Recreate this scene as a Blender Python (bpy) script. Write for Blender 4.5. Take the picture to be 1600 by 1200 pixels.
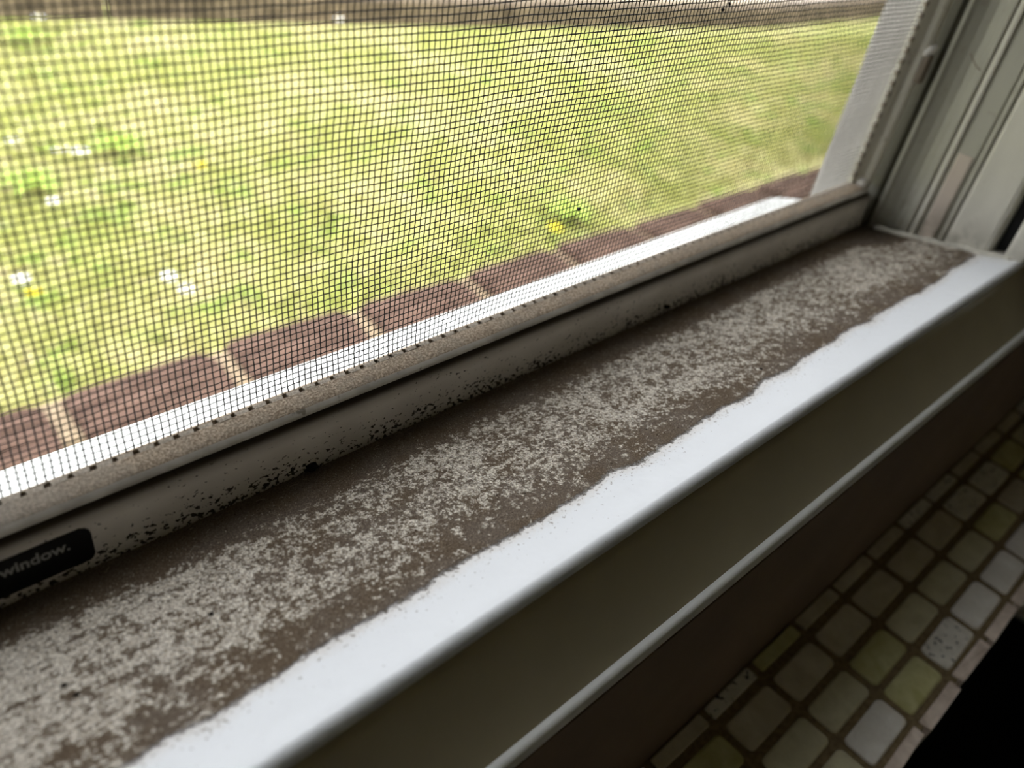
import bpy, bmesh, math, random
from mathutils import Vector, Matrix, noise

# ------------------------------------------------------------------ clear
for o in list(bpy.data.objects):
    bpy.data.objects.remove(o, do_unlink=True)
SC = bpy.context.scene
COL = SC.collection
random.seed(11)

# All measures below are millimetres seen from a point above the sill
# (x along the sill, y out of the window, z up); the point is 1.15 m above the bathroom floor.
OZ = 1.15
def V(x, y, z):
    return Vector((x / 1000.0, y / 1000.0, OZ + z / 1000.0))

# ------------------------------------------------------------------ camera
cam_d = bpy.data.cameras.new('camera')
cam = bpy.data.objects.new('camera', cam_d)
COL.objects.link(cam)
SC.camera = cam
cam.location = V(0, 0, 0)
cam.rotation_euler = (0.91481806, -0.14655064, -0.74303906)
cam_d.sensor_width = 36.0
cam_d.lens = 1281.07 / 1600.0 * 36.0
cam_d.clip_start = 0.002
cam_d.clip_end = 200
cam_d.dof.use_dof = True
cam_d.dof.focus_distance = 0.200
cam_d.dof.aperture_fstop = 11.0

# ------------------------------------------------------------------ world: bright overcast sky
w = bpy.data.worlds.new('overcast_sky')
SC.world = w
w.use_nodes = True
nt = w.node_tree
nt.nodes.clear()
wo = nt.nodes.new('ShaderNodeOutputWorld')
bg = nt.nodes.new('ShaderNodeBackground')
tc = nt.nodes.new('ShaderNodeTexCoord')
sep = nt.nodes.new('ShaderNodeSeparateXYZ')
rmp = nt.nodes.new('ShaderNodeValToRGB')
nt.links.new(tc.outputs['Generated'], sep.inputs[0])
nt.links.new(sep.outputs['Z'], rmp.inputs[0])
rmp.color_ramp.elements[0].position = 0.0
rmp.color_ramp.elements[0].color = (0.92, 0.935, 0.955, 1)
rmp.color_ramp.elements[1].position = 0.9
rmp.color_ramp.elements[1].color = (0.97, 0.985, 1.0, 1)
nt.links.new(rmp.outputs[0], bg.inputs[0])
bg.inputs[1].default_value = 4.25
nt.links.new(bg.outputs[0], wo.inputs[0])

SC.view_settings.view_transform = 'Standard'
SC.view_settings.look = 'None'
SC.view_settings.exposure = 0.0
SC.view_settings.gamma = 1.0
SC.view_settings.use_curve_mapping = False

# ------------------------------------------------------------------ helpers
def obj(name, me, mats, parent=None, smooth=False, label=None, cat=None, group=None, kind=None):
    o = bpy.data.objects.new(name, me)
    COL.objects.link(o)
    if mats is not None:
        if not isinstance(mats, (list, tuple)):
            mats = [mats]
        for m in mats:
            me.materials.append(m)
    if smooth:
        me.shade_smooth()
    if parent:
        o.parent = parent
    tag(o, label, cat, group, kind)
    return o

def tag(o, label=None, cat=None, group=None, kind=None):
    if label: o['label'] = label
    if cat: o['category'] = cat
    if group: o['group'] = group
    if kind: o['kind'] = kind
    return o

def empty(name, loc=(0, 0, 0), **k):
    o = bpy.data.objects.new(name, None)
    o.empty_display_size = 0.01
    COL.objects.link(o)
    o.location = loc
    return tag(o, **k)

def bm_mesh(bm, name):
    me = bpy.data.meshes.new(name)
    bmesh.ops.recalc_face_normals(bm, faces=bm.faces)
    bm.to_mesh(me)
    bm.free()
    return me

def data_mesh(name, vs, fs):
    me = bpy.data.meshes.new(name)
    me.from_pydata([tuple(v) for v in vs], [], fs)
    me.update()
    return me

def extrude_x(name, prof, x0, x1, n=1):
    """closed polygon prof [(y, z)..] swept along x"""
    bm = bmesh.new()
    rings = []
    for i in range(n + 1):
        x = x0 + (x1 - x0) * i / n
        rings.append([bm.verts.new(V(x, y, z)) for y, z in prof])
    k = len(prof)
    for a, b in zip(rings, rings[1:]):
        for j in range(k):
            bm.faces.new((a[j], a[(j + 1) % k], b[(j + 1) % k], b[j]))
    bm.faces.new(rings[0][::-1])
    bm.faces.new(rings[-1])
    me = bm_mesh(bm, name)
    me.shade_smooth()
    me.set_sharp_from_angle(angle=math.radians(32))
    return me

def extrude_z(name, prof, z0, z1, zf=None, lean=0.0):
    """closed polygon prof [(x, y)..] swept along z; zf(x, y) may give the bottom"""
    bm = bmesh.new()
    a = [bm.verts.new(V(x, y, zf(x, y) if zf else z0)) for x, y in prof]
    b = [bm.verts.new(V(x + lean * (z1 - z0), y, z1)) for x, y in prof]
    k = len(prof)
    for j in range(k):
        bm.faces.new((a[j], a[(j + 1) % k], b[(j + 1) % k], b[j]))
    bm.faces.new(a[::-1])
    bm.faces.new(b)
    return bm_mesh(bm, name)

def box(name, x0, x1, y0, y1, z0, z1, bev=0.0):
    bm = bmesh.new()
    bmesh.ops.create_cube(bm, size=1.0)
    for v in bm.verts:
        v.co = V(x0 if v.co.x < 0 else x1, y0 if v.co.y < 0 else y1, z0 if v.co.z < 0 else z1)
    if bev:
        bmesh.ops.bevel(bm, geom=list(bm.edges), offset=bev / 1000.0, segments=2, affect='EDGES', profile=0.5)
    return bm_mesh(bm, name)

def arc(cy, cz, r, a0, a1, n):
    return [(cy + r * math.cos(math.radians(a0 + (a1 - a0) * i / n)),
             cz + r * math.sin(math.radians(a0 + (a1 - a0) * i / n))) for i in range(n + 1)]

# ------------------------------------------------------------------ material helpers
class N:
    def __init__(s, name, rough=0.6, spec=0.3):
        s.m = bpy.data.materials.new(name)
        s.m.use_nodes = True
        s.t = s.m.node_tree
        s.t.nodes.clear()
        s.out = s.t.nodes.new('ShaderNodeOutputMaterial')
        s.b = s.t.nodes.new('ShaderNodeBsdfPrincipled')
        s.t.links.new(s.b.outputs[0], s.out.inputs[0])
        s.b.inputs['Roughness'].default_value = rough
        s.b.inputs['Specular IOR Level'].default_value = spec
        s.tc = s.t.nodes.new('ShaderNodeTexCoord')
        s.co = s.tc.outputs['Object']
    def n(s, ty, **kw):
        x = s.t.nodes.new(ty)
        for k, v in kw.items():
            setattr(x, k, v)
        return x
    def put(s, sock, v):
        if isinstance(v, bpy.types.NodeSocket):
            s.t.links.new(v, sock)
        elif v is not None:
            if sock.type == 'RGBA' and len(v) == 3:
                v = (*v, 1)
            sock.default_value = v
    def noise(s, scale, detail=3, rough=0.55, vec=None, dist=0.0, color=False):
        x = s.n('ShaderNodeTexNoise')
        s.put(x.inputs['Vector'], vec or s.co)
        x.inputs['Scale'].default_value = scale
        x.inputs['Detail'].default_value = detail
        x.inputs['Roughness'].default_value = rough
        x.inputs['Distortion'].default_value = dist
        return x.outputs['Color' if color else 'Fac']
    def map(s, scale=(1, 1, 1), rot=(0, 0, 0), loc=(0, 0, 0)):
        x = s.n('ShaderNodeMapping')
        s.put(x.inputs[0], s.co)
        x.inputs['Scale'].default_value = scale
        x.inputs['Rotation'].default_value = rot
        x.inputs['Location'].default_value = loc
        return x.outputs[0]
    def ramp(s, fac, a, b, ca=None, cb=None):
        if ca is None:
            x = s.n('ShaderNodeMapRange', interpolation_type='SMOOTHSTEP')
            s.put(x.inputs['Value'], fac)
            s.put(x.inputs['From Min'], a)
            s.put(x.inputs['From Max'], b)
            return x.outputs['Result']
        x = s.n('ShaderNodeValToRGB')
        s.put(x.inputs[0], fac)
        x.color_ramp.elements[0].position = a
        x.color_ramp.elements[1].position = b
        x.color_ramp.elements[0].color = (*ca, 1)
        x.color_ramp.elements[1].color = (*cb, 1)
        return x.outputs[0]
    def math(s, op, a, b=0.5, c=None):
        x = s.n('ShaderNodeMath', operation=op)
        s.put(x.inputs[0], a)
        s.put(x.inputs[1], b)
        if c is not None: s.put(x.inputs[2], c)
        return x.outputs[0]
    def mix(s, f, a, b):
        x = s.n('ShaderNodeMix', data_type='RGBA')
        s.put(x.inputs[0], f)
        s.put(x.inputs[6], a)
        s.put(x.inputs[7], b)
        return x.outputs[2]
    def xyz(s):
        x = s.n('ShaderNodeSeparateXYZ')
        s.put(x.inputs[0], s.co)
        return x.outputs
    def color(s, v):
        s.put(s.b.inputs['Base Color'], v)
        return s
    def bump(s, h, strength=0.3, dist=0.0003):
        x = s.n('ShaderNodeBump')
        x.inputs['Strength'].default_value = strength
        x.inputs['Distance'].default_value = dist
        s.put(x.inputs['Height'], h)
        s.t.links.new(x.outputs[0], s.b.inputs['Normal'])
        return s

def plain(name, col, rough=0.6, spec=0.3, var=0.12, scale=120.0, bumpy=0.0):
    a = N(name, rough, spec)
    f = a.noise(scale, 4)
    a.color(a.mix(a.ramp(f, 0.3, 0.7), tuple(c * (1 - var) for c in col), tuple(min(1, c * (1 + var)) for c in col)))
    if bumpy:
        a.bump(f, bumpy)
    return a.m

# soiled sill: white paint, a thick brown dirt film with pale flecks showing through it
def sill_material():
    a = N('soiled_white_sill', 0.75, 0.2)
    X, Y, Z = a.xyz()
    wob = a.math('MULTIPLY_ADD', a.noise(60, 2), 0.0065, -0.00325)
    wob2 = a.math('MULTIPLY_ADD', a.noise(900, 6, 0.8), 0.0050, -0.0025)
    yy = a.math('ADD', a.math('ADD', Y, wob), wob2)
    # the dirt ends a little nearer the room at some places
    m1 = a.ramp(yy, 0.0747, 0.0760)
    # and at the right, where a smear of caulk covers the corner
    xe = a.math('SUBTRACT', X, a.math('MULTIPLY', a.math('SUBTRACT', Y, 0.075), 0.62))
    xe = a.math('ADD', xe, a.math('MULTIPLY', wob, 0.8))
    m2 = a.ramp(xe, 0.3545, 0.3505)
    dirt = a.math('MULTIPLY', m1, m2)
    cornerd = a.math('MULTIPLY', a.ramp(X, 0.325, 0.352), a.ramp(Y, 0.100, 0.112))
    # pale flecks
    f1 = a.noise(820, 6, 0.72)
    f2 = a.noise(300, 4, 0.62)
    low = a.noise(42, 3, 0.6)
    streak = a.noise(1, 4, 0.65, vec=a.map(scale=(110, 520, 300), rot=(0, 0, 0.10)))
    nearl = a.ramp(X, 0.062, 0.012)                   # smeared patch at the left end
    base = a.ramp(Y, 0.1225, 0.110)                    # thick dirt against the frame
    edge = a.ramp(Y, 0.077, 0.092)                    # thick dirt along the inner edge
    v = a.math('ADD', a.math('MULTIPLY', f1, 0.62), a.math('MULTIPLY', f2, 0.38))
    v = a.math('ADD', v, a.math('MULTIPLY', a.math('SUBTRACT', low, 0.5), 0.16))
    v = a.math('ADD', v, a.math('MULTIPLY', nearl, a.math('MULTIPLY', a.math('SUBTRACT', streak, 0.42), 0.55)))
    v = a.math('SUBTRACT', v, a.math('MULTIPLY', a.math('SUBTRACT', 1.0, base), 0.30))
    v = a.math('SUBTRACT', v, a.math('MULTIPLY', a.math('SUBTRACT', 1.0, edge), 0.085))
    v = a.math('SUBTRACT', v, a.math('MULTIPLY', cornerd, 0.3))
    fl = a.ramp(v, 0.452, 0.515)
    pit = a.ramp(a.noise(1, 4, 0.7, vec=a.map(scale=(1500, 1150, 1000))), 0.405, 0.52)
    keep = a.math('MAXIMUM', pit, a.math('MULTIPLY', a.ramp(v, 0.50, 0.60), 0.75))
    fl = a.math('MULTIPLY', fl, keep)
    hue = a.noise(90, 2)
    brown = a.mix(a.ramp(hue, 0.35, 0.65), (0.165, 0.115, 0.070), (0.205, 0.160, 0.122))
    brown = a.mix(a.ramp(a.noise(2600, 3, 0.7), 0.4, 0.75), a.mix(0.55, brown, (0.045, 0.032, 0.022)), a.mix(0.18, brown, (0.55, 0.47, 0.36)))
    pale = a.mix(a.ramp(a.noise(1900, 4, 0.7), 0.38, 0.62), (0.44, 0.375, 0.29), (0.93, 0.88, 0.78))
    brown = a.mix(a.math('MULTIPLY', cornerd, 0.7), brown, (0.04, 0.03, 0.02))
    dcol = a.mix(fl, brown, pale)
    # the clean strip with a few specks
    sp = a.noise(1150, 3, 0.6)
    closer = a.ramp(yy, 0.067, 0.0762)
    thr = a.math('MULTIPLY_ADD', closer, -0.150, 0.715)
    spk = a.ramp(a.math('SUBTRACT', sp, thr), 0.0, 0.03)
    halo = a.ramp(yy, 0.0712, 0.0762)
    white = a.mix(a.math('MULTIPLY', halo, 0.6), (0.69, 0.71, 0.735), (0.56, 0.50, 0.43))
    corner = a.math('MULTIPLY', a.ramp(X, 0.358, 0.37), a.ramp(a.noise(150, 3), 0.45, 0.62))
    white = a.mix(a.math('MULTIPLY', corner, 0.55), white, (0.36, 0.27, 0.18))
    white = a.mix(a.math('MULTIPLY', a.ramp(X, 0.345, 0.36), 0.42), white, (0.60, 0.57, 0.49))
    wcol = a.mix(a.math('MULTIPLY', spk, 0.7), white, (0.18, 0.15, 0.12))
    a.color(a.mix(dirt, wcol, dcol))
    a.put(a.b.inputs['Roughness'], a.math('MULTIPLY_ADD', dirt, 0.45, 0.42))
    h = a.math('ADD', a.math('MULTIPLY', f1, 1.0), a.math('MULTIPLY', a.noise(2600, 3), 0.7))
    h = a.math('MULTIPLY', h, dirt)
    h = a.math('ADD', h, a.math('MULTIPLY', a.noise(140, 2), 0.35))
    a.bump(h, 0.9, 0.0009)
    return a.m

def dust_material(name, c0, c1, s=1800):
    a = N(name, 0.95, 0.1)
    f = a.noise(s, 5, 0.7)
    g = a.noise(160, 3)
    X, Y, Z = a.xyz()
    c = a.mix(a.ramp(f, 0.36, 0.68), c0, c1)
    c = a.mix(a.math('MULTIPLY', a.ramp(g, 0.4, 0.7), 0.35), c, (0.37, 0.34, 0.29))
    # at the left end the film turns paler
    c = a.mix(a.math('MULTIPLY', a.ramp(X, 0.045, 0.015), 0.45), c, (0.45, 0.42, 0.37))
    a.color(c)
    a.bump(f, 0.9, 0.0008)
    return a.m

def speckled_face():
    a = N('speckled_frame_face', 0.5, 0.35)
    X, Y, Z = a.xyz()
    v = a.noise(1, 3, 0.55, vec=a.map(scale=(850, 600, 1250), rot=(0, 0.5, 0)))
    low = a.noise(70, 2)
    depth = a.ramp(Z, OZ - 0.1335, OZ - 0.1435)
    far = a.ramp(X, 0.30, 0.10)
    thr = a.math('MULTIPLY_ADD', depth, -0.15, 0.69)
    thr = a.math('ADD', thr, a.math('MULTIPLY', a.math('SUBTRACT', low, 0.5), -0.22))
    thr = a.math('SUBTRACT', thr, a.math('MULTIPLY', far, 0.018))
    sp = a.ramp(a.math('SUBTRACT', v, thr), 0.0, 0.02)
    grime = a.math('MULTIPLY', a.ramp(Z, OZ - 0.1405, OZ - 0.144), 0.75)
    base = a.mix(a.ramp(a.noise(60, 2), 0.3, 0.7), (0.74, 0.69, 0.65), (0.84, 0.79, 0.75))
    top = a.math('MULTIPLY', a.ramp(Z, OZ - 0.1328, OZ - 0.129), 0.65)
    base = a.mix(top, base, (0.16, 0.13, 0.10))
    base = a.mix(a.ramp(Z, OZ - 0.1303, OZ - 0.1288), base, (0.05, 0.037, 0.025))  # groove shade painted near-black into the face, over the brown dirt
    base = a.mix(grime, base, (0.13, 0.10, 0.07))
    a.color(a.mix(sp, base, (0.035, 0.025, 0.018)))
    a.bump(a.noise(400, 2), 0.2, 0.0003)
    return a.m

def jamb_mat(name, col, stain=0.25):
    a = N(name, 0.42, 0.4)
    X, Y, Z = a.xyz()
    f = a.noise(1, 3, vec=a.map(scale=(60, 60, 14)))
    g = a.noise(260, 4)
    c = a.mix(a.ramp(f, 0.35, 0.7), col, tuple(x * 0.88 for x in col))
    c = a.mix(a.math('MULTIPLY', a.ramp(g, 0.63, 0.70), stain), c, (0.2, 0.17, 0.12))
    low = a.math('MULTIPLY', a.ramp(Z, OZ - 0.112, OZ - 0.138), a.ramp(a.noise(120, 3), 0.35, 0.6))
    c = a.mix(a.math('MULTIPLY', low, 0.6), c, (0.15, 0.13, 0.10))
    a.color(c)
    a.bump(f, 0.15, 0.0004)
    return a.m

def stone(name, c0, c1, pits=False, rough=0.45):
    a = N(name, rough, 0.4)
    oi = a.n('ShaderNodeObjectInfo')
    va = a.n('ShaderNodeVectorMath', operation='ADD')
    a.put(va.inputs[0], a.co)
    sc = a.n('ShaderNodeVectorMath', operation='SCALE')
    a.put(sc.inputs[0], oi.outputs['Location'])
    sc.inputs['Scale'].default_value = 7.0
    a.t.links.new(sc.outputs[0], va.inputs[1])
    vec = va.outputs[0]
    f = a.noise(95, 5, 0.6, vec=vec, dist=0.6)
    g = a.noise(420, 4, 0.6, vec=vec)
    c = a.mix(a.ramp(f, 0.3, 0.7), c0, c1)
    c = a.mix(a.math('MULTIPLY', a.ramp(g, 0.5, 0.75), 0.25), c, tuple(x * 0.7 for x in c0))
    h = g
    if pits:
        p = a.noise(430, 3, 0.6, vec=vec)
        pm = a.ramp(p, 0.60, 0.64)
        c = a.mix(pm, c, (0.045, 0.04, 0.035))
        h = a.math('SUBTRACT', g, a.math('MULTIPLY', pm, 2.0))
    a.color(c)
    a.bump(h, 0.35, 0.0004)
    return a.m

M = {}
M['sill'] = sill_material()
M['rail_dust'] = dust_material('dusty_rail', (0.27, 0.20, 0.14), (0.78, 0.65, 0.50))
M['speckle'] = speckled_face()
M['channel_shade'] = plain('dark_olive_channel_shade', (0.075, 0.07, 0.05), 0.7, 0.2)  # dark colour standing in for shade in the jamb channel
M['clump'] = plain('black_dirt', (0.02, 0.015, 0.012), 0.95, 0.1, 0.4, 900, 0.5)
M['edge'] = jamb_mat('worn_pale_edge', (0.66, 0.62, 0.56), 0.8)
M['paint'] = plain('white_gloss_paint', (0.78, 0.79, 0.80), 0.28, 0.5, 0.03, 40)
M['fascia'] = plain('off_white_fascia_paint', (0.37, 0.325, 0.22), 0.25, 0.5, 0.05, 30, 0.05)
M['strip'] = plain('white_trim_strip_paint', (0.80, 0.81, 0.80), 0.3, 0.5, 0.03, 30)
M['darkwall'] = plain('dark_brown_wall_paint', (0.20, 0.145, 0.105), 0.55, 0.3, 0.12, 25, 0.05)
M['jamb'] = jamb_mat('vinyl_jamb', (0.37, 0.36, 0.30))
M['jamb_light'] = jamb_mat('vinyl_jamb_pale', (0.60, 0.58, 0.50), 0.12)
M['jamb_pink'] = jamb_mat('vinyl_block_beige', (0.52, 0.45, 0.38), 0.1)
M['stile'] = jamb_mat('screen_stile_vinyl', (0.68, 0.65, 0.56), 0.3)
M['tab'] = jamb_mat('clear_plastic_key', (0.70, 0.67, 0.62), 0.1)
M['tabdark'] = plain('brown_dirty_plastic', (0.22, 0.18, 0.14), 0.5)
M['black'] = plain('black_gasket', (0.012, 0.012, 0.013), 0.5, 0.2)
M['wire'] = plain('dark_screen_fibre', (0.010, 0.008, 0.007), 0.5, 0.2, 0.2, 300)
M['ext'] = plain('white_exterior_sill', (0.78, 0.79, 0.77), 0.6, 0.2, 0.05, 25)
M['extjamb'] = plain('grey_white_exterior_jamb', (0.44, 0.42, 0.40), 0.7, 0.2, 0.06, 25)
M['grout'] = plain('brown_grout', (0.20, 0.15, 0.085), 0.9, 0.1, 0.25, 500, 0.5)
M['tile_grey'] = stone('pale_grey_stone', (0.52, 0.46, 0.35), (0.66, 0.60, 0.49))
M['tile_cream'] = stone('cream_stone', (0.54, 0.50, 0.33), (0.68, 0.64, 0.45))
M['tile_yellow'] = stone('yellow_green_stone', (0.48, 0.46, 0.20), (0.66, 0.64, 0.36))
M['tile_white'] = stone('white_stone', (0.74, 0.70, 0.64), (0.86, 0.83, 0.78))
M['tile_pit'] = stone('pitted_travertine', (0.70, 0.67, 0.60), (0.86, 0.83, 0.77), pits=True)
M['tile_cut'] = stone('rough_cut_pinkish_stone', (0.55, 0.45, 0.38), (0.84, 0.73, 0.64), rough=0.9)
M['label'] = plain('black_glossy_label', (0.008, 0.008, 0.009), 0.35, 0.3)
M['ink'] = plain('grey_label_ink', (0.34, 0.34, 0.34), 0.6)
M['grit'] = plain('dark_grit', (0.10, 0.075, 0.055), 0.95, 0.1, 0.4, 900)
M['grit2'] = plain('pale_grit', (0.52, 0.46, 0.38), 0.95, 0.1, 0.3, 900)
M['room'] = plain('room_wall_paint', (0.85, 0.80, 0.70), 0.9, 0.1)
M['floor'] = plain('black_floor', (0.008, 0.008, 0.008), 0.9, 0.05)
M['caulk'] = plain('old_caulk', (0.50, 0.48, 0.41), 0.6, 0.3, 0.2, 200, 0.4)

# ------------------------------------------------------------------ room shell
XJ = 358.0           # right jamb face
HEAD = 700.0         # window head above the camera height
XL = -330.0          # left jamb
WALL_IN = 44.0
FLOORZ = -1150.0
def struct(name, me, mat, parent=None, smooth=False):
    return obj(name, me, mat, parent, smooth, kind='structure')

def wall_with_hole():
    m = [box('wb', -1300, 1500, WALL_IN, 138, FLOORZ, -157),
         box('wt', -1300, 1500, WALL_IN, 150, HEAD, 1250),
         box('wl', -1300, XL - 12, WALL_IN, 138, -157, HEAD),
         box('wr', XJ + 40, 1500, WALL_IN + 14, 150, -157, HEAD)]
    bm = bmesh.new()
    for x in m:
        bm.from_mesh(x)
        bpy.data.meshes.remove(x)
    me = bpy.data.meshes.new('wall_window_side')
    bm.to_mesh(me); bm.free()
    return me
struct('wall_window_side', wall_with_hole(), M['darkwall'])
struct('wall_left', box('wall_left', -1400, -1300, -1800, 150, FLOORZ, 1250), M['room'])
struct('wall_right', box('wall_right', 1500, 1600, -1800, 150, FLOORZ, 1250), M['room'])
struct('wall_back', box('wall_back', -1400, 1600, -1900, -1800, FLOORZ, 1250), M['room'])
struct('ceiling', box('ceiling', -1400, 1600, -1900, 150, 1250, 1330), M['room'])
struct('floor', box('floor', -1400, 1600, -1900, 150, FLOORZ - 60, FLOORZ), M['floor'])

# ------------------------------------------------------------------ the window
win = empty('window_1', V(0, 126, -143), kind='structure')
WM = Matrix.Translation(-Vector(win.location))
def wpart(name, me, mat, smooth=False, **k):
    o = obj(name, me, mat, None, smooth, **k)
    o.parent = win
    o.matrix_parent_inverse = WM
    return o

# inner sill board, sloping up towards the room, with a rounded nose
def sill_z(y):
    return -143.0 + (126.0 - y) * 0.22
prof = [(137, -146.0), (126, sill_z(126)), (100, sill_z(100)), (80, sill_z(80)), (64.5, sill_z(64.5))]
prof += arc(61.6, -130.5, 2.2, 80, 205, 12)
prof += [(61.2, -132.6), (61.2, -156.5), (137, -156.5)]
wpart('sill_board', extrude_x('sill_board', prof, XL, 470, 12), M['sill'])

# coved fascia below the nose and the pale strip under it
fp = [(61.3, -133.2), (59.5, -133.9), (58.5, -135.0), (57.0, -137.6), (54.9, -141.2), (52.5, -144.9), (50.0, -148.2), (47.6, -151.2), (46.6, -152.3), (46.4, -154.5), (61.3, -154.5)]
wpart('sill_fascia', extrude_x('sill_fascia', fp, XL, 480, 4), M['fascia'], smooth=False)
sp = [(46.5, -152.2)] + arc(45.4, -153.2, 1.1, 75, 200, 8) + [(44.2, -156.3), (47.0, -156.9)]
wpart('trim_strip', extrude_x('trim_strip', sp, XL, 490, 4), M['strip'], smooth=False)

# frame rail behind the sill: speckled face
rp = [(137, -128.6), (128.6, -128.4), (127.3, -129.0), (126.5, -130.2), (126.1, -132.0), (126.0, -135), (125.9, -139.5), (125.6, -141.6), (124.9, -143.2), (124.6, -146), (137, -146)]
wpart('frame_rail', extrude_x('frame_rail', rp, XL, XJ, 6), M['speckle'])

# outer sill, pale, in full daylight
op = [(136, -129.5), (138, -132), (140, -139), (166, -147.8), (171, -150.3), (172.6, -151.6), (173.2, -153.5), (173.2, -170), (136, -170)]
wpart('outer_sill', extrude_x('outer_sill', op, XL - 60, XJ + 1, 4), M['ext'])

# right jamb: a profile of grooves and beads
def zfoot(x, y):
    return sill_z(min(y, 126)) - 1.5
JL = 0.0
def jpart(name, prof, mat, z1=HEAD, zf=zfoot):
    return wpart(name, extrude_z(name, prof, -143, z1, zf, JL), mat)
BK = 398
# deep channel beside the screen, then the concave liner
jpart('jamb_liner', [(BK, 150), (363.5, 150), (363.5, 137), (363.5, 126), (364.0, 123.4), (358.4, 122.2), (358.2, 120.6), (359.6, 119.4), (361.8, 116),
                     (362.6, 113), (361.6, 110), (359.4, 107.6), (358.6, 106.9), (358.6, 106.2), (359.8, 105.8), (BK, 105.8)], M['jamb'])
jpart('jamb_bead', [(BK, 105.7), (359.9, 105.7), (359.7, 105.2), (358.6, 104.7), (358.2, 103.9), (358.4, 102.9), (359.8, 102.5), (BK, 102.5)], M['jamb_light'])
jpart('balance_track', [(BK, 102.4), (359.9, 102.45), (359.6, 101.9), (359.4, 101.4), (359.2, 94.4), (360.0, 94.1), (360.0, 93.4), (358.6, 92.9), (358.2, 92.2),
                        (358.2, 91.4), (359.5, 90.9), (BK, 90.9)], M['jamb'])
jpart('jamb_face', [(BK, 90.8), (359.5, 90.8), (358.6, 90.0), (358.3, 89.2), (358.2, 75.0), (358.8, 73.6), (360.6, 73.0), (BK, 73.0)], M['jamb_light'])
jpart('channel_shade_strip', [(360.4, 125.2), (360.4, 122.6), (363.3, 122.6), (363.3, 125.2)], M['channel_shade'])  # dark strip added to paint the shade inside the channel gap
# lower block closing the track: a joint shows above it
def zf2(x, y): return sill_z(y) - 1
wpart('track_block', extrude_z('track_block', [(361, 101.2), (358.9, 101.0), (358.6, 100.4), (358.6, 95.4), (358.9, 94.9), (361, 94.7)], -140, -99.5, zf2), M['jamb_pink'])
jpart('black_weatherstrip', [(BK, 72.8), (366.0, 72.8), (366.0, 67.5), (BK, 67.5)], M['black'])
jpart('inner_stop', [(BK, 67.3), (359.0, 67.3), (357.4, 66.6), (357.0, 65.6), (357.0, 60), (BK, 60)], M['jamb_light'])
wpart('interior_casing', box('interior_casing', 364, 450, 30, 59, -128, HEAD + 50, 2.0), M['jamb_light'])

# outer jamb return, in shade
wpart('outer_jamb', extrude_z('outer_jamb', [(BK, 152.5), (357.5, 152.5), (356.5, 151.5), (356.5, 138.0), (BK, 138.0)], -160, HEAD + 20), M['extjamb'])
# left jamb and head, beyond the frame on the left and above
wpart('left_jamb', box('left_jamb', XL - 12, XL, 60, 150, -146, HEAD, 1.0), M['jamb'])
wpart('head_jamb', box('head_jamb', XL - 12, XJ, 60, 150, HEAD - 12, HEAD, 1.0), M['jamb'])

# caulk bead along the foot of the jamb, curved
def tube(name, pts, rad, seg=8, caps=True):
    vs, fs = [], []
    n = len(pts)
    for i, p in enumerate(pts):
        a = pts[max(i - 1, 0)]; b = pts[min(i + 1, n - 1)]
        t = (b - a).normalized()
        u = t.cross(Vector((0, 0, 1)))
        if u.length < 1e-4: u = Vector((1, 0, 0))
        u.normalize(); v = u.cross(t)
        r = rad[i] if isinstance(rad, (list, tuple)) else rad
        for k in range(seg):
            q = 2 * math.pi * k / seg
            vs.append(p + (u * math.cos(q) + v * math.sin(q)) * r)
    for i in range(n - 1):
        for k in range(seg):
            k2 = (k + 1) % seg
            fs.append((i * seg + k, i * seg + k2, (i + 1) * seg + k2, (i + 1) * seg + k))
    if caps:
        fs.append(tuple(range(seg))[::-1]); fs.append(tuple((n - 1) * seg + k for k in range(seg)))
    return data_mesh(name, vs, fs)
pts = []
for i in range(25):
    y = 119 - i * 2.3
    x = 357.6 + 0.5 * math.sin(i * 0.9) - 0.5 * math.sin((119 - y) / 55 * math.pi)
    pts.append(V(x, y, sill_z(y) + 0.1))
wpart('caulk_bead', tube('caulk_bead', pts, [0.0013 + 0.0003 * math.sin(i * 1.3) for i in range(25)], 8), M['caulk'], smooth=True)

# ------------------------------------------------------------------ insect screen
scr = empty('insect_screen', V(0, 134, -124), label='fine dark insect screen in a dusty frame standing above the dirty sill', cat='screen')
SM = Matrix.Translation(-Vector(scr.location))
def spart(name, me, mat, smooth=False, **k):
    o = obj(name, me, mat, None, smooth, **k)
    o.parent = scr
    o.matrix_parent_inverse = SM
    return o
XR = 350.0
# bottom rail: dusty top with a pale rounded front edge
bp = [(133.6, -125.9), (132.3, -125.9), (132.3, -124.2), (129.5, -124.5), (128.1, -124.9)]
bp += [(127.3, -125.4), (126.85, -126.0), (126.8, -126.6), (127.3, -127.1), (128.6, -127.35), (134.3, -127.5), (134.3, -124.35), (133.9, -124.15), (133.6, -124.2)]
spart('bottom_rail', extrude_x('bottom_rail', bp, XL + 1, XR + 4, 10), M['rail_dust'])
ep = [(127.62, -125.08), (127.18, -125.4), (126.72, -125.95), (126.66, -126.6), (127.1, -127.1), (127.35, -126.95), (126.9, -126.5), (126.98, -126.0), (127.4, -125.5)]
spart('rail_front_edge', extrude_x('rail_front_edge', ep, XL + 1, XR + 3, 6), M['edge'])
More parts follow.
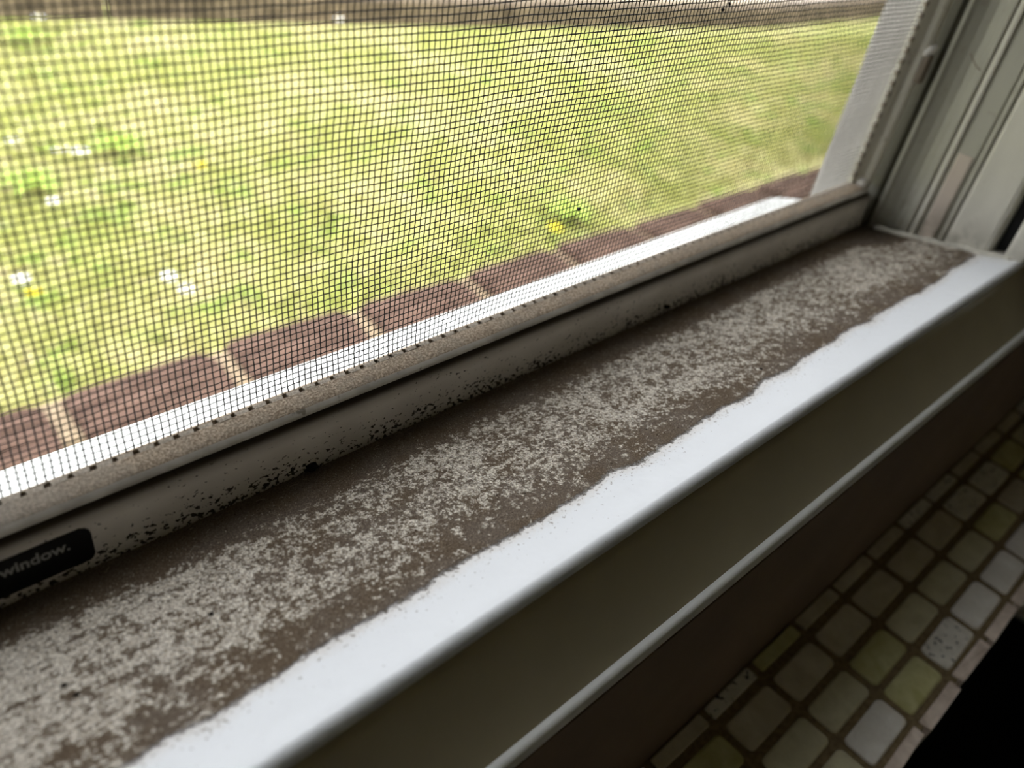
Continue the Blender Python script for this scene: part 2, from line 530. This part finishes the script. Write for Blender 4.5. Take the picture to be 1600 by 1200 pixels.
# row of short cleats that hold the mesh, dark notches between them
x = -60.0
k = 0
cleat_me = None
pitch = 4.28
cleats = []
while x < XR - 2:
    gap = 1.25 + 0.25 * random.random()
    if cleat_me is None:
        bm = bmesh.new()
        y0, y1, z0, z1 = 132.25, 133.65, -125.95, -124.15
        q = [(-(pitch - 1.4) / 2, y0), ((pitch - 1.4) / 2, y0), ((pitch - 1.4) / 2 + 0.35, y1), (-(pitch - 1.4) / 2 - 0.1, y1)]
        lo = [bm.verts.new(Vector((a / 1000, b / 1000, OZ + z0 / 1000))) for a, b in q]
        hi = [bm.verts.new(Vector((a / 1000, b / 1000, OZ + z1 / 1000))) for a, b in q]
        for j in range(4):
            bm.faces.new((lo[j], lo[(j + 1) % 4], hi[(j + 1) % 4], hi[j]))
        bm.faces.new(hi); bm.faces.new(lo[::-1])
        bmesh.ops.bevel(bm, geom=[e for e in bm.edges], offset=0.00008, segments=1, affect='EDGES')
        cleat_me = bm_mesh(bm, 'mesh_cleat')
        cleat_me.materials.append(M['rail_dust'])
    o = bpy.data.objects.new('mesh_cleat', cleat_me)
    COL.objects.link(o)
    o.parent = scr
    o.matrix_parent_inverse = SM
    o.location = ((x + random.uniform(-0.12, 0.12)) / 1000, random.uniform(-0.1, 0.1) / 1000, random.uniform(-0.08, 0.05) / 1000)
    x += pitch
    k += 1
# right stile
stp = [(348.2, 135.6), (348.2, 133.4), (349.0, 132.6), (351.0, 131.8), (352.2, 130.6), (352.6, 128.6), (353.6, 127.6), (356.4, 127.6), (356.8, 128.4), (356.8, 135.6)]
spart('side_stile', extrude_z('side_stile', stp, -124.5, HEAD - 14), M['stile'])
# stitched bead where the mesh is tucked into the stile
nub = None
for i in range(40):
    z = -120 + i * 4.28
    if nub is None:
        bm = bmesh.new()
        bmesh.ops.create_icosphere(bm, subdivisions=1, radius=1.0)
        for v in bm.verts:
            v.co = Vector((v.co.x * 0.0010, v.co.y * 0.0011, v.co.z * 0.0013))
        nub = bm_mesh(bm, 'spline_knot')
        nub.materials.append(M['tabdark']); nub.shade_smooth()
    o = bpy.data.objects.new('spline_knot', nub)
    COL.objects.link(o); o.parent = scr; o.matrix_parent_inverse = SM
    o.location = V(347.9, 133.2, z + random.uniform(-.15, .15))
# rounded corner key, pale plastic
bm = bmesh.new()
bmesh.ops.create_cube(bm, size=1.0)
for v in bm.verts:
    v.co = V(353.6 + v.co.x * 7.8, 130.2 + v.co.y * 5.4, -123.9 + v.co.z * 5.4)
bmesh.ops.bevel(bm, geom=list(bm.edges), offset=0.0021, segments=4, affect='EDGES', profile=0.5)
spart('corner_key', bm_mesh(bm, 'corner_key'), M['tab'], smooth=True, label='pale rounded plastic corner key')
# latch tab on the stile
bm = bmesh.new()
bmesh.ops.create_cube(bm, size=1.0)
for v in bm.verts:
    v.co = V(355.5 + v.co.x * 5.0, 127.2 + v.co.y * 3.6, -74.5 + v.co.z * 11)
bmesh.ops.bevel(bm, geom=list(bm.edges), offset=0.0009, segments=2, affect='EDGES', profile=0.5)
tb = spart('latch_tab', bm_mesh(bm, 'latch_tab'), M['tabdark'], smooth=True, label='small brown grey latch tab with a shiny pale top')
bm = bmesh.new()
bmesh.ops.create_uvsphere(bm, u_segments=16, v_segments=10, radius=1.0)
for v in bm.verts:
    v.co = V(355.0 + v.co.x * 2.6 + v.co.z * 1.2, 127.2 + v.co.y * 2.2 - v.co.z * 0.8, -67.2 + v.co.z * 2.6)
spart('latch_cap', bm_mesh(bm, 'latch_cap'), M['tab'], smooth=True, label='shiny pale cap of the latch tab')
spart('latch_arm', extrude_z('latch_arm', [(353.4, 130.2), (353.4, 128.4), (354.8, 127.2), (356.6, 127.2), (356.6, 130.2)], -66, 40), M['stile'])

# the woven mesh
PX, PZ = 1.505, 1.60
X0W, X1W = -66.0, 349.0
ZB, ZT = -124.6, 34.0
nx = int((X1W - X0W) / PX); nz = int((ZT - ZB) / PZ)
def warp(i, j):
    x = X0W + i * PX; z = ZB + j * PZ
    n = noise.noise_vector(Vector((x * 0.022, z * 0.05, 0.3)))
    m = noise.noise_vector(Vector((x * 0.11, z * 0.11, 7.3)))
    near = math.exp(-(z - ZB) / 9.0)
    dx = n.x * 0.75 + m.x * 0.22 - near * 0.8 * math.sin(x * 0.045 + 0.6)
    dz = n.y * 0.8 + m.y * 0.22 + near * 0.5 * math.sin(x * 0.09 + 1.0)
    dy = n.z * 0.5
    if j == 0: dz = 0
    return x + dx, z + dz, dy
rx_ = [random.gauss(0, 0.045) for _ in range(nx + 1)]
rz_ = [random.gauss(0, 0.045) for _ in range(nz + 1)]
grid = [[warp(i, j) for j in range(nz + 1)] for i in range(nx + 1)]
def build_wires():
    vs, fs = [], []
    R = 0.165
    def strand(pts, ax):
        base = len(vs)
        for (x, y, z) in pts:
            if ax == 'z':
                q = ((-R, 0, 0), (0, -R, 0), (R, 0, 0), (0, R, 0))
            else:
                q = ((0, 0, -R), (0, -R, 0), (0, 0, R), (0, R, 0))
            for d in q:
                vs.append(V(x + d[0], y + d[1], z + d[2]))
        for s in range(len(pts) - 1):
            b = base + s * 4
            for k in range(4):
                k2 = (k + 1) % 4
                fs.append((b + k, b + k2, b + 4 + k2, b + 4 + k))
    for i in range(nx + 1):
        p = []
        for j in range(nz + 1):
            x, z, dy = grid[i][j]
            p.append((x + rx_[i], 134.0 + dy + (0.09 if (i + j) % 2 else -0.09), z))
        x, y, z = p[-1]
        p.append((X0W + i * PX, 134.0, HEAD - 13))
        strand(p, 'z')
    for j in range(nz + 1):
        p = []
        for i in range(nx + 1):
            x, z, dy = grid[i][j]
            p.append((x, 134.0 + dy + (-0.09 if (i + j) % 2 else 0.09), z + rz_[j]))
        p.insert(0, (XL, 134.0, ZB + j * PZ))
        strand(p, 'x')
    # plain strands beyond the part in view
    z = ZT + PZ
    while z < HEAD - 13:
        strand([(XL, 134.0, z), (X1W, 134.0, z)], 'x'); z += PZ
    x = X0W - PX
    while x > XL:
        strand([(x, 134.0, ZB), (x, 134.0, HEAD - 13)], 'z'); x -= PX
    return data_mesh('woven_mesh', vs, fs)
spart('woven_mesh', build_wires(), M['wire'], smooth=True, kind='stuff', label='dark woven insect mesh')
spart('upper_rail', box('upper_rail', XL + 1, XR, 128, 136, HEAD - 14, HEAD - 12.2, 0.3), M['stile'])

# dirt specks caught in the mesh
def speck(x, z, r, label):
    bm = bmesh.new()
    bmesh.ops.create_icosphere(bm, subdivisions=2, radius=r / 1000)
    rnd = random.Random(int(x))
    for v in bm.verts:
        v.co *= 1 + rnd.uniform(-0.28, 0.28)
        v.co.y *= 0.7
    o = obj('dirt_speck', bm_mesh(bm, 'dirt_speck'), M['black'], label=label, cat='debris')
    o.location = V(x, 133.7, z)
speck(168.1, -97.6, 0.62, 'round black speck caught in the middle of the insect mesh')
speck(214.5, -45.5, 0.5, 'upper of two tiny black specks near the top of the mesh')
speck(211.9, -46.9, 0.55, 'lower of two tiny black specks near the top of the mesh')

# larger black clumps of dirt on the rail foot and sill
def clump(x, y, z, r, label, seed):
    bm = bmesh.new()
    bmesh.ops.create_icosphere(bm, subdivisions=3, radius=r / 1000)
    for v in bm.verts:
        n = noise.noise(Vector((v.co * 1600 / r)) + Vector((seed, 0, 0)))
        v.co *= 1 + 0.55 * n
        v.co.z *= 0.65
        v.co.x *= 1.3
    o = obj('dirt_clump', bm_mesh(bm, 'dirt_clump'), M['clump'], label=label, cat='dirt')
    o.location = V(x, y, z)
clump(77.0, 124.8, -141.6, 1.15, 'black dirt clump stuck to the foot of the speckled rail, centre left', 1)
clump(215.6, 124.9, -140.4, 0.95, 'small black dirt clump on the far part of the rail face', 2)
clump(37.7, 96.6, -136.4, 0.42, 'tiny black crumb in the pale dirt below the sticker', 3)
clump(11.7, 97.8, -136.7, 0.40, 'upper of two black crumbs near the lower left edge', 4)
clump(12.6, 94.4, -135.9, 0.40, 'lower of two black crumbs near the lower left edge', 5)
clump(202.4, 80.5, -133.0, 0.5, 'tiny black crumb near the clean edge of the sill, right half', 6)

# ------------------------------------------------------------------ black label on the frame rail
def rounded_rect(x0, x1, z0, z1, r, n=6):
    p = []
    for cx, cz, a in ((x1 - r, z1 - r, 0), (x0 + r, z1 - r, 90), (x0 + r, z0 + r, 180), (x1 - r, z0 + r, 270)):
        for i in range(n + 1):
            t = math.radians(a + 90 * i / n)
            p.append((cx + r * math.cos(t), cz + r * math.sin(t)))
    return p
bm = bmesh.new()
pr = rounded_rect(-16, 27.4, -141.3, -131.7, 2.2)
a = [bm.verts.new(V(x, 126.02, z)) for x, z in pr]
b = [bm.verts.new(V(x, 125.68, z)) for x, z in pr]
for j in range(len(pr)):
    bm.faces.new((a[j], a[(j + 1) % len(pr)], b[(j + 1) % len(pr)], b[j]))
bm.faces.new(a[::-1]); bm.faces.new(b)
stk = obj('sticker', bm_mesh(bm, 'sticker'), M['label'], label='black rounded sticker reading window on the speckled frame rail', cat='sticker')
cu = bpy.data.curves.new('lettering', 'FONT')
cu.body = 'window.'
cu.size = 1.0
cu.offset = 0.022
cu.extrude = 0.01
to = bpy.data.objects.new('tmp_text', cu)
COL.objects.link(to)
bpy.context.view_layer.update()
me = bpy.data.meshes.new_from_object(to)
bpy.data.objects.remove(to, do_unlink=True)
xs = [v.co.x for v in me.vertices]; 
x0, x1 = min(xs), max(xs)
sx = 12.6 / (x1 - x0)
for v in me.vertices:
    x = 10.6 + (v.co.x - x0) * sx
    z = -135.75 + v.co.y * sx * 1.03
    v.co = V(x, 125.66 - v.co.z * 4, z)
me.update()
obj('lettering', me, M['ink'], stk, label='grey lettering reading window')

# ------------------------------------------------------------------ tiled ledge below the window
led = empty('trim_1', V(300, 20, -241), kind='structure')
LM = Matrix.Translation(-Vector(led.location))
TZ = -241.0
struct('grout_bed', box('grout_bed', -500, 1300, -9.5, 43.9, -262, TZ - 0.9), M['grout'], None).parent = led
bpy.data.objects['grout_bed'].matrix_parent_inverse = LM
gr = box('ledge_base', -500, 1300, -6.0, 43.9, FLOORZ, -262.2)
o = struct('ledge_base', gr, M['darkwall']); o.parent = led; o.matrix_parent_inverse = LM
def tile_mesh(name, lx, ly, h, r, bev, seed=0, rough=0.0):
    rnd = random.Random(seed)
    p = rounded_rect(-lx / 2, lx / 2, -ly / 2, ly / 2, r, 3)
    bm = bmesh.new()
    def ring(ins, z):
        f = 1 - ins / (lx / 2); g = 1 - ins / (ly / 2)
        return [bm.verts.new(Vector((x * f / 1000, y * g / 1000, z / 1000))) for x, y in p]
    rs = [ring(0, -h), ring(0, -bev), ring(bev * 0.3, -bev * 0.3), ring(bev, 0)]
    if rough:
        for q in rs[1:]:
            for v in q:
                v.co += Vector((rnd.uniform(-rough, rough), rnd.uniform(-rough, rough), rnd.uniform(-rough, rough))) / 1000
    n = len(p)
    for a, b in zip(rs, rs[1:]):
        for j in range(n):
            bm.faces.new((a[j], a[(j + 1) % n], b[(j + 1) % n], b[j]))
    bm.faces.new(rs[-1]); bm.faces.new(rs[0][::-1])
    return bm_mesh(bm, name)
TX, TY = 29.05, 14.55
lx, ly = TX - 3.2, TY - 3.0
main = {}
half = {}
cut = {}
for mname in ('tile_grey', 'tile_cream', 'tile_yellow', 'tile_white', 'tile_pit'):
    me = tile_mesh('tile', lx, ly, 4, 2.0, 0.9, 1, 0.12 if mname == 'tile_pit' else 0.05); me.materials.append(M[mname]); main[mname] = me
    me = tile_mesh('tile', lx, 5.0, 4, 0.8, 0.6, 2, 0.05); me.materials.append(M[mname]); half[mname] = me
for s in range(3):
    me = tile_mesh('edge_tile', lx - 0.4, 4.2, 16, 0.4, 0.25, 5 + s, 0.22); me.materials.append(M['tile_cut']); cut[s] = me
# rows counted from the wall: 0 is the cut row, 1..3 full rows, 4 the upright edge tiles
G = [36.9, 22.1, 7.7, -6.6]
TX0 = 174.9
special = {(1, 0): 'tile_grey', (3, 3): 'tile_pit', (3, 2): 'tile_yellow', (3, 1): 'tile_white', (3, 4): 'tile_white', (3, 5): 'tile_white', (3, 6): 'tile_white',
           (2, 1): 'tile_cream', (2, 2): 'tile_yellow', (2, 3): 'tile_cream', (2, 4): 'tile_cream', (2, 5): 'tile_cream', (1, 6): 'tile_pit', (2, 6): 'tile_yellow',
           (0, 0): 'tile_pit', (0, 1): 'tile_yellow', (2, 0): 'tile_cream', (1, 1): 'tile_grey', (1, 2): 'tile_grey', (1, 3): 'tile_grey', (1, 4): 'tile_grey',
           (1, 5): 'tile_grey', (3, 0): 'tile_cream', (0, 2): 'tile_grey', (0, 3): 'tile_grey', (0, 4): 'tile_grey', (1, -1): 'tile_yellow'}
def place(me, name, x, y, z, rz=0.0, rx=0.0):
    o = bpy.data.objects.new(name, me)
    COL.objects.link(o)
    o.parent = led; o.matrix_parent_inverse = LM
    o.location = V(x, y, z); o.rotation_euler = (rx, 0, rz)
    return o
for c in range(-10, 28):
    xc = TX0 + (c + 0.5) * TX
    for r in range(1, 4):
        mn = special.get((r, c)) or random.choice(['tile_grey', 'tile_grey', 'tile_cream', 'tile_cream', 'tile_yellow', 'tile_white', 'tile_pit'])
        place(main[mn], 'tile', xc + random.uniform(-.35, .35), (G[r - 1] + G[r]) / 2 + random.uniform(-.25, .25), TZ + random.uniform(-.15, .15),
              random.uniform(-.012, .012), random.uniform(-.008, .008))
    mn = special.get((0, c)) or random.choice(['tile_grey', 'tile_grey', 'tile_cream', 'tile_pit'])
    place(half[mn], 'tile', xc + random.uniform(-.3, .3), 41.0, TZ + random.uniform(-.1, .1), random.uniform(-.01, .01))
    place(cut[c % 3], 'edge_tile', xc + random.uniform(-.4, .4), -9.4 + random.uniform(-.3, .3), TZ + random.uniform(-.4, .1), random.uniform(-.02, .02))

# ------------------------------------------------------------------ loose grit on the sill
def grit(name, n, mat, smin, smax, seed, label, ymin, ymax):
    rnd = random.Random(seed)
    vs, fs = [], []
    for _ in range(n):
        x = rnd.uniform(-12, 350)
        y = rnd.uniform(ymin, ymax)
        if rnd.random() < 0.35: y = ymax - abs(rnd.gauss(0, 7))
        z = sill_z(y)
        s = rnd.uniform(smin, smax) ** 1.0
        b = len(vs)
        for k in range(4):
            d = Vector((rnd.uniform(-1, 1), rnd.uniform(-1, 1), rnd.uniform(-0.3, 0.8))) * s
            if k == 3: d.z = abs(d.z) + 0.4 * s
            vs.append(V(x + d.x, y + d.y, z + d.z))
        fs += [(b, b + 1, b + 2), (b, b + 1, b + 3), (b + 1, b + 2, b + 3), (b + 2, b, b + 3)]
    return obj(name, data_mesh(name, vs, fs), mat, label=label, cat='dirt', kind='stuff')
grit('dark_grit', 12000, M['grit'], 0.09, 0.30, 3, 'dark brown grit spread over the soiled sill', 77, 124.5)
grit('pale_grit', 7000, M['grit2'], 0.06, 0.2, 4, 'pale crumbs of dirt spread over the soiled sill', 77, 120)

# fine fibres of dust on the rail and sill
def fibres():
    rnd = random.Random(9)
    cu_v, cu_f = [], []
    for i in range(260):
        x = rnd.uniform(-10, 300)
        if rnd.random() < 0.5:
            y, z = rnd.uniform(128.3, 133), -124.15
        else:
            y = rnd.uniform(112, 125); z = sill_z(y) + 0.15
        a = rnd.uniform(0, 6.28); L = rnd.uniform(0.8, 2.6); r = 0.04
        pts = []
        for k in range(5):
            a += rnd.uniform(-.5, .5)
            pts.append(V(x, y, z + 0.15 * math.sin(k)))
            x += math.cos(a) * L / 4; y += math.sin(a) * L / 4 * 0.6
        b = len(cu_v)
        for p in pts:
            for q in ((0, 0, r), (r, 0, -r), (-r, 0, -r)):
                cu_v.append(p + Vector(q) / 1000)
        for k in range(4):
            for j in range(3):
                j2 = (j + 1) % 3
                cu_f.append((b + k * 3 + j, b + k * 3 + j2, b + k * 3 + 3 + j2, b + k * 3 + 3 + j))
    return data_mesh('dust_fibres', cu_v, cu_f)
obj('dust_fibres', fibres(), M['grit2'], label='fine dust fibres lying on the rail and sill', cat='dust', kind='stuff')

# a short dark hair on the jamb
hp = [V(357.9, 113.4, -64.5), V(358.2, 111.4, -66.6), V(358.1, 109.3, -68.2), V(357.9, 107.2, -69.0)]
obj('stray_hair', tube('stray_hair', hp, 0.00022, 6), M['tabdark'], label='short dark bristle stuck on the right jamb', cat='hair')

# ------------------------------------------------------------------ outside
GZ = -1000.0
def lawn_mat(blade=False):
    a = N('lawn_blades' if blade else 'lawn_ground', 0.9, 0.1)
    f = a.noise(3.2, 4, 0.6)
    g = a.noise(11, 3, 0.6)
    h = a.noise(30, 3, 0.6)
    c = a.mix(a.ramp(f, 0.38, 0.66), (0.375, 0.385, 0.115), (0.54, 0.50, 0.225))
    c = a.mix(a.math('MULTIPLY', a.ramp(g, 0.52, 0.68), 0.8), c, (0.255, 0.36, 0.07))
    c = a.mix(a.math('MULTIPLY', a.ramp(h, 0.52, 0.70), 0.6), c, (0.66, 0.55, 0.36))
    a.color(c)
    return a.m
M['lawn'] = lawn_mat(); M['blade'] = lawn_mat(True)
M['gravel'] = plain('pale_path', (0.62, 0.54, 0.46), 0.9, 0.1, 0.3, 6)
M['sand'] = plain('sandy_mortar', (0.34, 0.26, 0.175), 0.95, 0.1, 0.2, 30)
def log_mat():
    a = N('brown_edging', 0.85, 0.15)
    st = a.noise(1, 4, 0.6, vec=a.map(scale=(6, 90, 90)))
    c = a.mix(a.ramp(st, 0.35, 0.68), (0.065, 0.038, 0.028), (0.215, 0.135, 0.105))
    a.color(c); a.bump(st, 0.5, 0.004)
    return a.m
M['log'] = log_mat()
M['timber'] = plain('weathered_timber', (0.16, 0.125, 0.09), 0.9, 0.1, 0.35, 14)
M['petal'] = plain('white_petal', (0.85, 0.85, 0.88), 0.7, 0.2, 0.03)
M['yolk'] = plain('yellow_flower', (0.75, 0.62, 0.03), 0.7, 0.2, 0.1)
M['stem'] = plain('green_stem', (0.12, 0.2, 0.04), 0.8)
M['soil'] = plain('pale_gravel_bed', (0.5, 0.48, 0.44), 0.95, 0.1, 0.2, 60)
struct('ground_lawn', data_mesh('ground_lawn', [V(-14000, 1000, GZ), V(22000, 1000, GZ), V(22000, 26000, GZ), V(-14000, 26000, GZ)], [(0, 1, 2, 3)]), M['lawn'])
struct('ground_bed', box('ground_bed', -6000, 9000, 152, 1130, GZ - 60, GZ + 8), M['soil'])
struct('wall_exterior', box('wall_exterior', -3500, 5000, 139, 151, GZ - 50, -171), M['ext'])
struct('wall_exterior_right', box('wall_exterior_right', XJ + 41, 5000, 151, 163, -170, 1800), M['ext'])
struct('wall_exterior_left', box('wall_exterior_left', -3500, XL - 62, 139, 151, -171, 1800), M['ext'])

# lawn edging: brown blocks with lengthwise ribs and sandy joints between
edg = empty('lawn_edging', V(1200, 1190, GZ), label='row of ribbed brown edging blocks along the lawn, outside below the window', cat='edging')
EM = Matrix.Translation(-Vector(edg.location))
def edging_block(L, W, H):
    bm = bmesh.new()
    ny = 20
    rings = []
    for sx in (-1.0, -0.94, -0.80, 0.80, 0.94, 1.0):
        e = {1.0: 0.80, 0.94: 0.93, 0.8: 1.0}[abs(sx)]
        ring = []
        for i in range(ny + 1):
            t = -1 + 2 * i / ny
            y = t * W / 2 * e
            rib = 0.22 * abs(math.sin(t * math.pi * 2.0))
            zz = H * e * (1 - 0.42 * abs(t) ** 3.0) * (0.88 + rib)
            ring.append(bm.verts.new(Vector((sx * L / 2, y, zz)) / 1000))
        ring.append(bm.verts.new(Vector((sx * L / 2, W / 2 * e, -20)) / 1000))
        ring.append(bm.verts.new(Vector((sx * L / 2, -W / 2 * e, -20)) / 1000))
        rings.append(ring)
    n = len(rings[0])
    for a, b in zip(rings, rings[1:]):
        for j in range(n):
            bm.faces.new((a[j], a[(j + 1) % n], b[(j + 1) % n], b[j]))
    bm.faces.new(rings[0]); bm.faces.new(rings[-1][::-1])
    return bm_mesh(bm, 'edging_block')
bme = edging_block(262, 150, 46)
bme.materials.append(M['log'])
for i in range(-6, 16):
    xc = 400 + 295 * i
    yc = 1168 - 0.030 * (xc - 400)
    o = bpy.data.objects.new('edging_block', bme)
    COL.objects.link(o); o.parent = edg; o.matrix_parent_inverse = EM
    o.location = V(xc, yc + random.uniform(-8, 8), GZ + random.uniform(-4, 4))
    o.rotation_euler = (random.uniform(-.05, .05), 0, -0.03 + random.uniform(-.045, .045))
o = obj('mortar_bed', data_mesh('mortar_bed', [V(-2000, 1120 + 72, GZ + 24), V(5200, 1120 - 145, GZ + 24), V(5200, 1230 - 145, GZ + 24), V(-2000, 1230 + 72, GZ + 24),
     V(-2000, 1110 + 72, GZ - 20), V(5200, 1110 - 145, GZ - 20), V(5200, 1245 - 145, GZ - 20), V(-2000, 1245 + 72, GZ - 20)],
     [(0, 1, 2, 3), (4, 7, 6, 5), (0, 4, 5, 1), (2, 6, 7, 3), (1, 5, 6, 2), (0, 3, 7, 4)]), M['sand'], label='sandy joint filling')
o.parent = edg; o.matrix_parent_inverse = EM

# far timber border and pale path beyond
def quad_prism(name, a, b, width, z0, z1):
    a = Vector(a); b = Vector(b)
    d = (b - a).normalized(); nrm = Vector((-d.y, d.x)) * width
    q = [a, b, b + nrm, a + nrm]
    vs = [V(p.x, p.y, z0) for p in q] + [V(p.x, p.y, z1) for p in q]
    return data_mesh(name, vs, [(0, 3, 2, 1), (4, 5, 6, 7), (0, 1, 5, 4), (1, 2, 6, 5), (2, 3, 7, 6), (3, 0, 4, 7)])
tb = empty('timber_border', V(2800, 2900, GZ), label='long weathered timber border across the far side of the lawn', cat='border')
TM = Matrix.Translation(-Vector(tb.location))
segs = [((-900, 3830), (1180, 3330)), ((1195, 3327), (2790, 2872)), ((2805, 2868), (4460, 2500)), ((4475, 2498), (6600, 2420))]
for a, b in segs:
    o = obj('timber', quad_prism('timber', a, b, 110, GZ - 10, GZ + 105), M['timber'])
    md = o.modifiers.new('bevel', 'BEVEL'); md.width = 0.012; md.segments = 2
    o.parent = tb; o.matrix_parent_inverse = TM
struct('ground_path', quad_prism('ground_path', (-2500, 4330), (9000, 1900), 420, GZ - 5, GZ + 60), M['gravel'])

# lawn blades in view, too many to count
def blades():
    rnd = random.Random(5)
    vs, fs = [], []
    n = 0
    while n < 45000:
        y = rnd.uniform(1240, 3400)
        x = rnd.uniform(0.05, 2.75) * y
        if y > 3560 - 0.27 * x or x > 6400: continue
        if y < 1252: continue
        h = rnd.uniform(8, 22); a = rnd.uniform(0, 6.28); wd = rnd.uniform(2.5, 5.0)
        dx, dy = math.cos(a) * wd, math.sin(a) * wd
        lx_, ly_ = rnd.uniform(-22, 22), rnd.uniform(-22, 22)
        b = len(vs)
        vs += [V(x - dx, y - dy, GZ), V(x + dx, y + dy, GZ), V(x + lx_, y + ly_, GZ + h)]
        fs.append((b, b + 1, b + 2))
        n += 1
    return data_mesh('grass', vs, fs)
obj('grass', blades(), M['blade'], label='yellow green lawn grass seen through the insect mesh', cat='grass', kind='stuff')

# daisies and yellow flowers, each its own
def flower_meshes(kind):
    bm = bmesh.new()
    n = 12 if kind == 'daisy' else 16
    R = 15 if kind == 'daisy' else 17
    for k in range(n):
        a = 2 * math.pi * k / n
        c, s = math.cos(a), math.sin(a)
        wd = 3.0
        pts = [(2, -wd * .5), (R * .7, -wd), (R, 0), (R * .7, wd), (2, wd * .5)]
        up = [bm.verts.new(Vector((c * u - s * v, s * u + c * v, 1 + 0.12 * u + (k % 2) * 0.5)) / 1000) for u, v in pts]
        dn = [bm.verts.new(Vector((c * u - s * v, s * u + c * v, 0.2 + 0.12 * u + (k % 2) * 0.5)) / 1000) for u, v in pts]
        bm.faces.new(up); bm.faces.new(dn[::-1])
        for j in range(5):
            bm.faces.new((up[j], dn[j], dn[(j + 1) % 5], up[(j + 1) % 5]))
    pet = bm_mesh(bm, 'petals')
    bm = bmesh.new()
    bmesh.ops.create_uvsphere(bm, u_segments=10, v_segments=6, radius=0.0045)
    for v in bm.verts: v.co.z = v.co.z * 0.6 + 0.003
    cen = bm_mesh(bm, 'flower_centre')
    stem = tube('stem', [Vector((0, 0, -0.046)), Vector((0.002, 0.001, -0.02)), Vector((0, 0, 0.001))], 0.0012, 6)
    return pet, cen, stem
dm = flower_meshes('daisy'); ym = flower_meshes('dandelion')
dm[0].materials.append(M['petal']); dm[1].materials.append(M['yolk']); dm[2].materials.append(M['stem'])
ym[0].materials.append(M['yolk']); ym[1].materials.append(M['yolk']); ym[2].materials.append(M['stem'])
def flower(name, parts, x, y, s, label, cat, group=None):
    e = empty(name, V(x, y, GZ + 42), label=label, cat=cat, group=group)
    for nm, me in zip(('petals', 'flower_centre', 'stem'), parts):
        o = bpy.data.objects.new(nm, me); COL.objects.link(o); o.parent = e
        if nm != 'stem': o.scale = (s, s, s)
    e.rotation_euler = (random.uniform(-.05, .25), random.uniform(-.2, .1), random.uniform(0, 3))
DL = [(529, 2263, 1.0, 'white daisy in the lawn at the far left edge of the photo'),
      (931, 3254, 1.3, 'white daisy nearest the timber border at the upper left'),
      (1021, 3108, 1.3, 'white daisy just below the timber border at the upper left'),
      (610, 2169, 1.3, 'left of the bright pair of white daisies in the left lawn'),
      (650, 2141, 1.5, 'right of the bright pair of white daisies in the left lawn'),
      (501, 1906, 1.0, 'lone white daisy below the bright pair on the left'),
      (579, 1487, 1.15, 'upper of two white daisies close together low on the left'),
      (588, 1425, 1.15, 'lower of two white daisies close together low on the left'),
      (1403, 1570, 0.8, 'small white daisy in the middle of the lawn'),
      (1993, 3017, 1.2, 'white daisy under the timber border, upper middle'),
      (336, 1607, 1.15, 'white daisy beside a yellow flower low on the left')]
for x, y, s, l in DL:
    flower('daisy', dm, x, y, s, l, 'flower', 'white daisies in the lawn')
for x, y, s, l in [(1505, 1262, 1.3, 'yellow flower beside the brown edging blocks, right of centre'),
                   (340, 1550, 0.95, 'yellow flower beside a white daisy low on the left'),
                   (880, 1956, 0.9, 'yellow flower in the lawn right of the bright daisy pair')]:
    flower('yellow_flower', ym, x, y, s, l, 'flower', 'yellow flowers in the lawn')
# broad green weeds, the greener patches
def weed_mesh():
    bm = bmesh.new()
    rnd = random.Random(2)
    for k in range(9):
        a = 2 * math.pi * k / 9 + rnd.uniform(-.2, .2); L = rnd.uniform(60, 95); wd = rnd.uniform(12, 18)
        c, s = math.cos(a), math.sin(a)
        pts = [(4, -3, 0), (L * .5, -wd, 26), (L, 0, 16), (L * .5, wd, 26), (4, 3, 0)]
        up = [bm.verts.new(Vector((c * u - s * v, s * u + c * v, z + 3)) / 1000) for u, v, z in pts]
        dn = [bm.verts.new(Vector((c * u - s * v, s * u + c * v, z + 1)) / 1000) for u, v, z in pts]
        bm.faces.new(up); bm.faces.new(dn[::-1])
        for j in range(5): bm.faces.new((up[j], dn[j], dn[(j + 1) % 5], up[(j + 1) % 5]))
    return bm_mesh(bm, 'leafy_weed')
M['weed'] = plain('green_weed_leaf', (0.33, 0.44, 0.07), 0.6, 0.3, 0.2, 40)
for x, y, l in [(837, 3120, 'dark green weed under the timber border at the far left'), (498, 2055, 'green weed left in the lawn between daisies'),
                (766, 2188, 'green weed just right of the bright daisy pair'), (1646, 1340, 'green weed beside the edging near the black speck')]:
    me = weed_mesh(); me.materials.append(M['weed'])
    o = obj('leafy_weed', me, None, label=l, cat='weed', group='broad leaved weeds in the lawn')
    o.location = V(x, y, GZ + 12); o.rotation_euler = (0, 0, random.uniform(0, 6))
